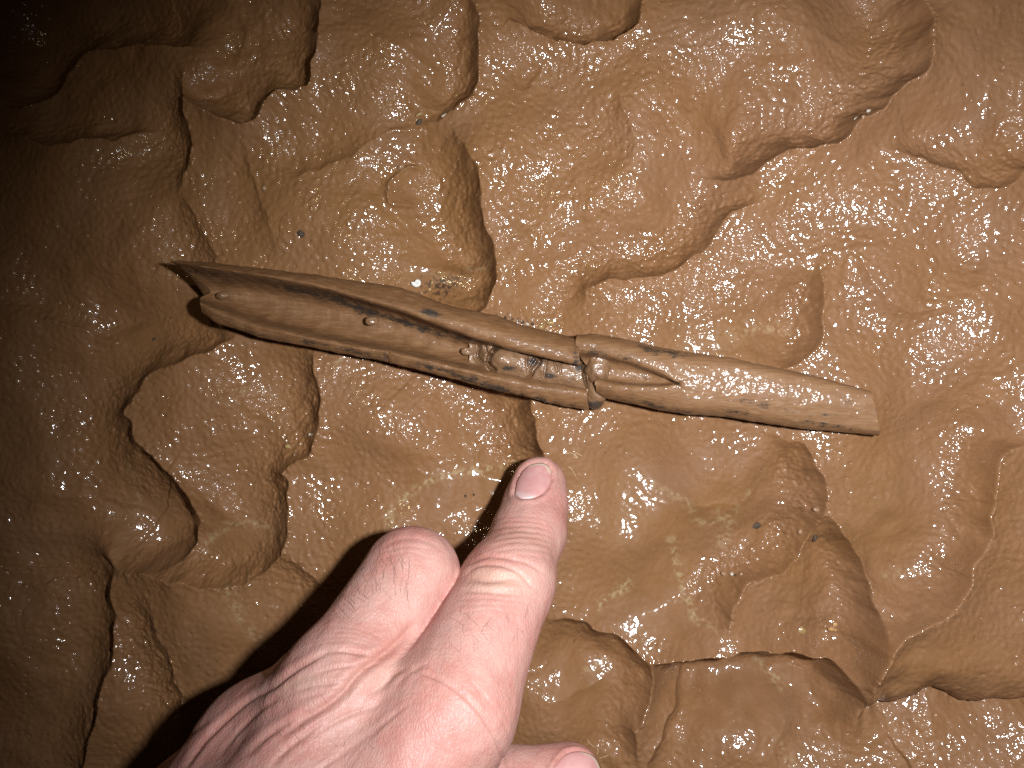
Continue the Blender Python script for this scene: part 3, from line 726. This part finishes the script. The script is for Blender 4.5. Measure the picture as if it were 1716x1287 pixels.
# bed round the nails
NAIL_I = [(862,828),(866,806),(876,788),(888,779),(903,775),(916,778),(923,788),(924,803),(918,817),(908,827),(892,833),(874,834)]
NAIL_T = [(928,1290),(938,1274),(950,1263),(966,1259),(980,1261),(994,1268),(1003,1280),(1008,1300),(1000,1315),(975,1322),(945,1315),(930,1302)]
def poly_sd(poly, u, v):
    p = np.asarray(poly, float); q = np.roll(p, -1, 0); d = np.full(u.shape, 1e9); ins = np.zeros(u.shape, bool)
    for a, b in zip(p, q):
        e = b-a; t = np.clip(((u-a[0])*e[0]+(v-a[1])*e[1])/(e@e+1e-9), 0, 1)
        d = np.minimum(d, np.hypot(u-a[0]-t*e[0], v-a[1]-t*e[1]))
        cond = ((a[1] > v) != (b[1] > v)) & (u < (b[0]-a[0])*(v-a[1])/(b[1]-a[1]+1e-12)+a[0]); ins ^= cond
    return np.where(ins, -d, d)
base_v = hv.copy()
for NL in (NAIL_I, NAIL_T):
    s = poly_sd(NL, hu, hw_)
    disp += face_up*(-.05*sstep(3, -4, s)-.03*np.exp(-((s-1)/2.2)**2)+.035*np.exp(-((s-7)/4.5)**2))
hv = hv+hn*disp[:, None]

s_ = Nodes('skin')
c = s_.mix(s_.ramp(s_.noise(70, 4, .6), .32, .68), (.425, .185, .152), (.485, .275, .235))
c = s_.mix(s_.math('MULTIPLY', s_.attr('pink'), .75), c, (.48, .21, .185))
c = s_.mix(s_.math('MULTIPLY', s_.attr('pallor'), .8), c, (.50, .345, .255))
mot = s_.ramp(s_.noise(380, 4, .65), .38, .70); c = s_.mix(s_.math('MULTIPLY', mot, .35), c, (.50, .32, .275))
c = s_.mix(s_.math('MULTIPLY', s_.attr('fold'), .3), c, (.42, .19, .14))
s_.l(c, s_.b.inputs['Base Color'])
s_.b.inputs['Roughness'].default_value = .5; s_.b.inputs['Specular IOR Level'].default_value = .35
s_.b.inputs['Subsurface Weight'].default_value = .18; s_.b.inputs['Subsurface Radius'].default_value = (1, .35, .2); s_.b.inputs['Subsurface Scale'].default_value = .0025
mp = s_.n('ShaderNodeMapping'); mp.inputs['Rotation'].default_value = (0, 0, math.radians(-62)); mp.inputs['Scale'].default_value = (1, .33, .6)
s_.l(s_.pos(), mp.inputs['Vector'])
vor = s_.n('ShaderNodeTexVoronoi', feature='DISTANCE_TO_EDGE'); vor.inputs['Scale'].default_value = 1300
wv = s_.n('ShaderNodeVectorMath', operation='ADD'); s_.l(mp.outputs[0], wv.inputs[0])
nz = s_.n('ShaderNodeTexNoise'); nz.inputs['Scale'].default_value = 420; s_.l(s_.pos(), nz.inputs['Vector'])
sc_ = s_.n('ShaderNodeVectorMath', operation='SCALE'); s_.l(nz.outputs[1], sc_.inputs[0]); sc_.inputs['Scale'].default_value = .0016; s_.l(sc_.outputs[0], wv.inputs[1])
s_.l(wv.outputs[0], vor.inputs['Vector'])
net = s_.ramp(vor.outputs[0], 0, .22)
mp2 = s_.n('ShaderNodeMapping'); mp2.inputs['Rotation'].default_value = (0, 0, math.radians(-35)); mp2.inputs['Scale'].default_value = (.25, 1, .6); s_.l(s_.pos(), mp2.inputs['Vector'])
lin = s_.noise(1500, 3, .6, mp2.outputs[0])
hgt = s_.math('ADD', s_.math('MULTIPLY', net, .5), s_.math('MULTIPLY', lin, .8))
n1 = s_.bump(hgt, .38, .00028)
s_.l(s_.bump(s_.noise(260, 3, .5), .35, .0008, n1), s_.b.inputs['Normal'])
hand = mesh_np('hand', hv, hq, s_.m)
tag(hand, 'pale left hand with index finger pointing at the wall below the cane, middle finger curled', 'hand')
def hb(u, v, ru, rv, ang=0):
    a = math.radians(ang); du, dv = hu-u, hw_-v
    p = du*math.cos(a)+dv*math.sin(a); q = -du*math.sin(a)+dv*math.cos(a); return np.exp(-((p/ru)**2+(q/rv)**2))
attr(hand, 'pink', np.clip(.5*hb(730,1230,110,60,-25)+.6*hb(915,870,35,60)+.5*hb(870,1060,60,60)+.5*hb(880,800,60,40)+.7*hb(742,1010,18,120,30)+.4*hb(690,900,60,25)+.8*hb(950,1252,60,14)+.45*hb(560,1170,120,40,-30), 0, 1))
attr(hand, 'pallor', np.clip(.7*hb(830,965,60,14,5)+.5*hb(835,986,60,10,3)+.35*hb(880,905,60,18,10)+.4*hb(500,1145,50,12,-15)+.3*hb(640,1130,80,20,-25), 0, 1))
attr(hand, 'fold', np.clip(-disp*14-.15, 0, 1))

# nails
def first_hit(u, v):
    """march from the lens to the bare skin"""
    o = np.array([0, 0, D]); k = 1/PX/D
    d = np.stack([(u-U0)*k, (V0-v)*k, -np.ones_like(u)], -1); ln = np.linalg.norm(d, axis=-1, keepdims=True); d = d/ln
    t = np.full(u.shape, 12.0)
    for _ in range(70): t = t+hand_sdf(o+d*t[..., None])*.8
    return o+d*t[..., None]
def nail(name, poly, mat, lab, tipdir, lift):
    p = np.asarray(poly, float); cen = p.mean(0); n = 56
    loop = spline(np.vstack([p, p[:1]]), 2.); tt = np.linspace(0, len(loop)-1, n, endpoint=False)
    loop = np.stack([np.interp(tt, np.arange(len(loop)), loop[:, i]) for i in (0, 1)], -1)
    R = 12; rad = np.linspace(0.02, 1, R)**.8
    pts2 = cen+(loop-cen)[None]*rad[:, None, None]
    q = first_hit(pts2[..., 0], pts2[..., 1]); nn = grad(q.reshape(-1, 3)).reshape(q.shape)
    # even the curvature so the plate is stiff
    edge_f = (rad[:, None]+0*q[..., 0])
    td = ((pts2-cen)@np.array(tipdir)); td = td/np.abs(td).max()
    off = .018-.03*edge_f**6+lift*np.clip(td, 0, 1)**2
    topv = q+nn*off[..., None]; botv = q+nn*(off-.06)[..., None]
    N = R*n
    f = grid_faces(R, n, True)
    ring = (R-1)*n+np.arange(n); nx = (R-1)*n+(np.arange(n)+1) % n
    vv = np.vstack([topv.reshape(-1, 3), botv.reshape(-1, 3)])
    o = mesh_np(name, vv, [f, f[:, ::-1]+N, np.stack([ring, ring+N, nx+N, nx], -1), np.arange(n)[None]], mat, parent=hand)
    attr(o, 'tip', np.concatenate([td.ravel()]*2)); attr(o, 'rim', np.concatenate([edge_f.ravel()]*2)); o['label'] = lab
    return o
k_ = Nodes('nail')
c = k_.mix(k_.ramp(k_.noise(500, 2, .5), .3, .7), (.50, .245, .232), (.53, .29, .275))
c = k_.mix(k_.ramp(k_.attr('tip'), -.55, -.95), c, (.58, .41, .40))
c = k_.mix(k_.math('MULTIPLY', k_.math('MULTIPLY', k_.ramp(k_.attr('tip'), .45, .62), k_.ramp(k_.attr('rim'), .80, .90)), .85), c, (.60, .50, .38))
k_.l(c, k_.b.inputs['Base Color']); k_.b.inputs['Roughness'].default_value = .38; k_.b.inputs['Coat Weight'].default_value = .25; k_.b.inputs['Coat Roughness'].default_value = .2
k_.l(k_.bump(k_.noise(700, 2, .5), .2, .0003), k_.b.inputs['Normal'])
nail('fingernail', NAIL_I, k_.m, 'rounded pink nail of the index finger', (.25, -.97), .0)
nail('fingernail', NAIL_T, k_.m, 'pale-rimmed nail of the thumb', (.8, -.6), .05)

# hairs on the finger backs
hm = Nodes('body_hair'); hm.b.inputs['Base Color'].default_value = (.13, .07, .045, 1); hm.b.inputs['Roughness'].default_value = .45
hr = np.random.default_rng(5); hvts, hfcs = [], []
def hair(u, v, ang, ln, bend, r=.0026, lift=.07):
    a = np.radians(ang)+np.linspace(0, bend, 7); st = ln/6
    uu = u+np.concatenate([[0], np.cumsum(np.cos(a[:-1]))])*st; vv = v-np.concatenate([[0], np.cumsum(np.sin(a[:-1]))])*st
    q = first_hit(uu, vv)
    if not np.all(np.abs(hand_sdf(q)) < .05): return
    nn = grad(q); t = np.linspace(0, 1, 7)
    q = q+nn*(.015+lift*np.sin(t*np.pi*.62))[:, None]
    b = len(hvts)*21
    tang = np.gradient(q, axis=0); tang /= np.linalg.norm(tang, axis=1, keepdims=True)
    s1 = np.cross(tang, nn); s1 /= np.linalg.norm(s1, axis=1, keepdims=True)+1e-9; s2 = np.cross(tang, s1)
    rr = (r*(1-.75*t))[:, None]
    ring = np.stack([q+s1*rr*math.cos(x)+s2*rr*math.sin(x) for x in (0, 2.094, 4.189)], 1)
    hvts.append(ring.reshape(-1, 3)); hfcs.append(grid_faces(7, 3, True)+b)
for _ in range(30): hair(hr.uniform(595, 690), hr.uniform(925, 1010), hr.uniform(70, 125), hr.uniform(20, 42), hr.uniform(-.9, .5))
for _ in range(16): hair(hr.uniform(565, 620), hr.uniform(990, 1040), hr.uniform(110, 160), hr.uniform(18, 36), hr.uniform(-.6, .6))
for _ in range(24): hair(hr.uniform(770, 890), hr.uniform(1025, 1095), hr.uniform(60, 150), hr.uniform(15, 34), hr.uniform(-1, 1), r=.0022)
for _ in range(16): hair(hr.uniform(420, 640), hr.uniform(1170, 1270), hr.uniform(60, 150), hr.uniform(16, 34), hr.uniform(-1, 1), r=.0022)
hairs = mesh_np('hair', np.concatenate(hvts), np.concatenate(hfcs), hm.m, parent=hand)
hairs['kind'] = 'stuff'; hairs['label'] = 'sparse dark hairs on the backs of the fingers'

# ------------------------------------------------------------------ small things on the mud
def simple_mat(name, c1, c2, rough=.45, coat=.6, scale=900, bump=.4):
    q = Nodes(name); q.l(q.mix(q.ramp(q.noise(scale, 3, .6), .32, .68), c1, c2), q.b.inputs['Base Color'])
    q.b.inputs['Roughness'].default_value = rough; q.b.inputs['Coat Weight'].default_value = coat; q.b.inputs['Coat Roughness'].default_value = .1
    q.l(q.bump(q.noise(scale*1.6, 2, .5), bump, .0004), q.b.inputs['Normal']); return q.m
M_GOLD = simple_mat('yellow_grit', (.34, .23, .09), (.25, .16, .06))
M_TAN = simple_mat('tan_grit', (.30, .18, .10), (.22, .13, .07))
M_WHITE = simple_mat('white_grit', (.42, .37, .30), (.32, .27, .21))
M_BLACK = simple_mat('charcoal', (.038, .024, .014), (.075, .048, .028), .8, .0)
M_SHELL = simple_mat('shell_white', (.60, .58, .55), (.70, .68, .65), .35, .5, 1200, .2)
def grain_mesh(seed, sx, sy, sz):
    bm = bmesh.new(); bmesh.ops.create_icosphere(bm, subdivisions=3, radius=1)
    r = np.random.default_rng(seed); pl = r.standard_normal((6, 3)); pl /= np.linalg.norm(pl, axis=1, keepdims=True)
    off = r.uniform(.62, .95, 6)
    v = np.array([x.co[:] for x in bm.verts])
    for n_, o_ in zip(pl, off):
        ex = np.clip(v@n_-o_, 0, None); v = v-ex[:, None]*n_*.85
    v = v*(1+.06*value_noise(v, .5, seed))[:, None]*np.array([sx, sy, sz])
    f = np.array([[x.index for x in p.verts] for p in bm.faces]); bm.free(); return v, f
def grain(name, u, v, du, dv, mat, label, cat, ang=0, hz=.8, sink=.25, group=None):
    p = gz(u, v); a, b = du/2/PX, dv/2/PX; h = min(a, b)*hz
    vv, f = grain_mesh(int(u*7+v) % 9973, a, b, h)
    t = math.radians(-ang); vv = np.stack([vv[:, 0]*math.cos(t)-vv[:, 1]*math.sin(t), vv[:, 0]*math.sin(t)+vv[:, 1]*math.cos(t), vv[:, 2]], -1)
    o = mesh_np(name, vv, f, mat); o.location = [c_*CM for c_ in (p+np.array([0, 0, h*(1-sink*2)]))]
    return tag(o, label, cat, group)
G1 = 'grains caught along the upper edge of the cane'
grain('pebble', 922, 541, 15, 10, M_GOLD, 'largest yellow grain in the cluster above the cane node', 'pebble', 5, group=G1)
grain('pebble', 907, 548, 10, 8, M_GOLD, 'bright yellow grain touching the cane edge left of the largest', 'pebble', 0, group=G1)
grain('pebble', 936, 546, 9, 4.5, M_TAN, 'pinkish oval grain at the right end of the grain cluster', 'pebble', 30, group=G1)
grain('pebble', 930, 556, 9, 5, M_TAN, 'tan oval grain lowest in the cluster against the cane', 'pebble', -35, group=G1)
grain('pebble', 916, 550, 7, 3, M_GOLD, 'thin yellow sliver between two rounder grains above the cane', 'pebble', -30, group=G1)
grain('pebble', 884, 543, 8, 5, M_WHITE, 'grey grain between black specks along the cane edge', 'pebble', 20, group=G1)
grain('charcoal_speck', 876, 540, 7, 6, M_BLACK, 'black speck left of the grey grain by the cane', 'charcoal', group=G1)
grain('charcoal_speck', 892, 543, 6, 6, M_BLACK, 'black speck right of the grey grain by the cane', 'charcoal', group=G1)
grain('charcoal_speck', 847, 532, 6, 5, M_BLACK, 'lone black speck farther left along the cane edge', 'charcoal', 30, group=G1)
grain('pebble', 702, 192, 14, 6, M_GOLD, 'yellow oval grain beside the dark pit below the upper bulge', 'pebble', -25)
grain('pebble', 745, 194, 16, 6, M_WHITE, 'pale elongated chip in the crevice under the upper bulge', 'pebble', -22)
grain('charcoal_speck', 703, 205, 14, 8, M_BLACK, 'dark lump under the yellow oval grain', 'charcoal', -40)
grain('pebble', 480, 739, 8, 6, M_TAN, 'tan grain on top of the yellow one by the left wall', 'pebble', 10)
grain('pebble', 482, 748, 9, 9, M_GOLD, 'yellow knobbly grain just under the tan one by the left wall', 'pebble')
grain('pebble', 519, 728, 6, 6, M_WHITE, 'tiny white grain at the lip right of the yellow knobbly grain', 'pebble')
grain('pebble', 493, 763, 7, 4, M_TAN, 'small tan sliver below the yellow knobbly grain', 'pebble', -40)
grain('charcoal_speck', 505, 392, 13, 13, M_BLACK, 'round dark grey speck on the glinting slope above the cane', 'charcoal', hz=.6)
grain('charcoal_speck', 1267, 880, 15, 12, M_BLACK, 'flat black speck on the smooth mud right of the finger', 'charcoal', hz=.5)
grain('charcoal_speck', 1365, 900, 8, 16, M_BLACK, 'upright black oval speck in the crease at right', 'charcoal', 20, hz=.7)
grain('pebble', 1341, 891, 10, 9, M_TAN, 'pale grain left of the upright black oval speck', 'pebble')
grain('pebble', 1374, 856, 15, 9, M_TAN, 'brown pebble wedged at the top of the right crease', 'pebble', 15)
grain('pebble', 1212, 961, 10, 9, M_TAN, 'muddy tan grain first in the row of four', 'pebble')
grain('pebble', 1226, 962, 7, 7, M_WHITE, 'bright white grain second in the row of four', 'pebble')
grain('charcoal_speck', 1232, 963, 5, 5, M_BLACK, 'black speck beside the bright white grain', 'charcoal')
grain('pebble', 1242, 962, 7, 6, M_TAN, 'tan grain at the right end of the row of four', 'pebble')
grain('pebble', 1343, 1056, 15, 15, M_GOLD, 'dull yellow rounded grain half sunk in the mud', 'pebble', hz=.35, sink=.35)
grain('pebble', 1455, 186, 8, 6, M_WHITE, 'pale grain highest above the black crevice at upper right', 'pebble')
grain('pebble', 1446, 196, 7, 7, M_TAN, 'tan grain just above the black crevice at upper right', 'pebble')
grain('pebble', 1436, 197, 8, 4, M_WHITE, 'pale sliver left of the tan grain by the black crevice', 'pebble', -35)
grain('pebble', 720, 485, 6, 5, M_GOLD, 'yellow grain right of the white shell', 'pebble', -40)
grain('pebble', 706, 491, 6, 5, M_TAN, 'tan grain below the white shell', 'pebble')
grain('pebble', 724, 473, 4, 7, M_GOLD, 'thin upright yellow grain farther right of the white shell', 'pebble', 15)
grain('pebble', 443, 316, 10, 9, M_TAN, 'muddy tan bead on the slope at upper left', 'pebble', hz=.7)
grain('charcoal_speck', 259, 568, 10, 5, M_BLACK, 'black fleck in the puddle left of the cane', 'charcoal', -30)
grain('charcoal_speck', 780, 831, 5, 5, M_BLACK, 'black dot in the puddle left of the pointing finger', 'charcoal')
grain('charcoal_speck', 794, 829, 4, 4, M_BLACK, 'smaller black dot nearest the pointing finger', 'charcoal')
grain('pebble', 672, 281, 13, 12, M_TAN, 'muddy bead on the curled mud rim above the cane', 'pebble')

# golden crumb: three little lobes grown together
cr_v, cr_f, nb_ = [], [], 0
for (du, dv, a, b, an) in [(-5, 4, 9, 6, 20), (2, -4, 7, 6, -50), (8, 3, 4, 4, 0), (3, 6, 6, 4, 0)]:
    vv, f = grain_mesh(int(du*31+dv*7+400), a/2/PX*1.35, b/2/PX*1.35, .05)
    t = math.radians(-an); vv = np.stack([vv[:, 0]*math.cos(t)-vv[:, 1]*math.sin(t), vv[:, 0]*math.sin(t)+vv[:, 1]*math.cos(t), vv[:, 2]], -1)+np.array([du/PX, -dv/PX, .02])
    cr_v.append(vv); cr_f.append(f+nb_); nb_ += len(vv)
M_CRUMB = simple_mat('golden_crumb', (.44, .25, .09), (.32, .16, .055), .4, .7)
o = mesh_np('crumb', np.vstack(cr_v), np.vstack(cr_f), M_CRUMB); o.location = [c_*CM for c_ in gz(1397, 1050)]
tag(o, 'golden lobed crumb lying on the mud at lower right', 'crumb')

# coiled snail shell
th = np.linspace(0, 2*np.pi*2.6, 110); rad = .185*np.exp(-.17*(th[-1]-th)); tr = .62*rad*.62
cx, cy = rad*np.cos(-th+.6)*.62, rad*np.sin(-th+.6)*.62; czz = .10+.06*(1-th/th[-1])
ph = np.linspace(0, 2*np.pi, 18, endpoint=False)
ctr = np.stack([cx, cy, czz], -1); rdir = np.stack([np.cos(-th+.6), np.sin(-th+.6), 0*th], -1)
ringv = ctr[:, None]+rdir[:, None]*np.cos(ph)[None, :, None]*tr[:, None, None]+np.array([0, 0, 1.])*np.sin(ph)[None, :, None]*(tr*.85)[:, None, None]
o = mesh_np('snail_shell', ringv.reshape(-1, 3), grid_faces(110, 18, True), M_SHELL)
p = gz(700, 474); o.location = [c_*CM for c_ in (p+np.array([0, 0, .03]))]
tag(o, 'tiny white coiled snail shell in the wet hollow above the cane', 'shell')

# fine pale rootlets stuck to the mud
M_ROOT = simple_mat('rootlet_pale', (.50, .38, .22), (.40, .28, .15), .5, .5)
def rootlet(pts, label, r=.011):
    c_ = spline(pts, 3.); q = np.stack([gz(a, b) for a, b in c_]); q[:, 2] = np.convolve(np.pad(q[:, 2], 2, 'edge'), np.ones(5)/5, 'valid')+.014
    n = len(q); tg = np.gradient(q, axis=0); tg /= np.linalg.norm(tg, axis=1, keepdims=True)
    s1 = np.cross(tg, [0, 0, 1]); s1 /= np.linalg.norm(s1, axis=1, keepdims=True)+1e-9; s2 = np.cross(tg, s1)
    ring = np.stack([q+r*(s1*math.cos(x)+s2*math.sin(x)) for x in np.linspace(0, 2*np.pi, 6, endpoint=False)], 1)
    tag(mesh_np('rootlet', ring.reshape(-1, 3), grid_faces(n, 6, True), M_ROOT), label, 'rootlet', 'pale rootlets stuck to the mud')
rootlet([(948,760),(957,759),(964,763),(968,767),(962,766),(965,759),(975,764)], 'curly pale rootlet nearest above the fingertip')
rootlet([(952,782),(959,787),(961,792),(965,798)], 'short branching rootlet to the right of the fingertip')
rootlet([(984,1239),(989,1246),(996,1251)], 'curved pale rootlet above the thumb nail', .009)
rootlet([(1001,1253),(1002,1259),(1000,1264)], 'short upright rootlet right of the thumb nail', .010)
rootlet([(1004,1270),(1012,1268),(1020,1265)], 'pale rootlet pointing right beside the thumb tip', .010)
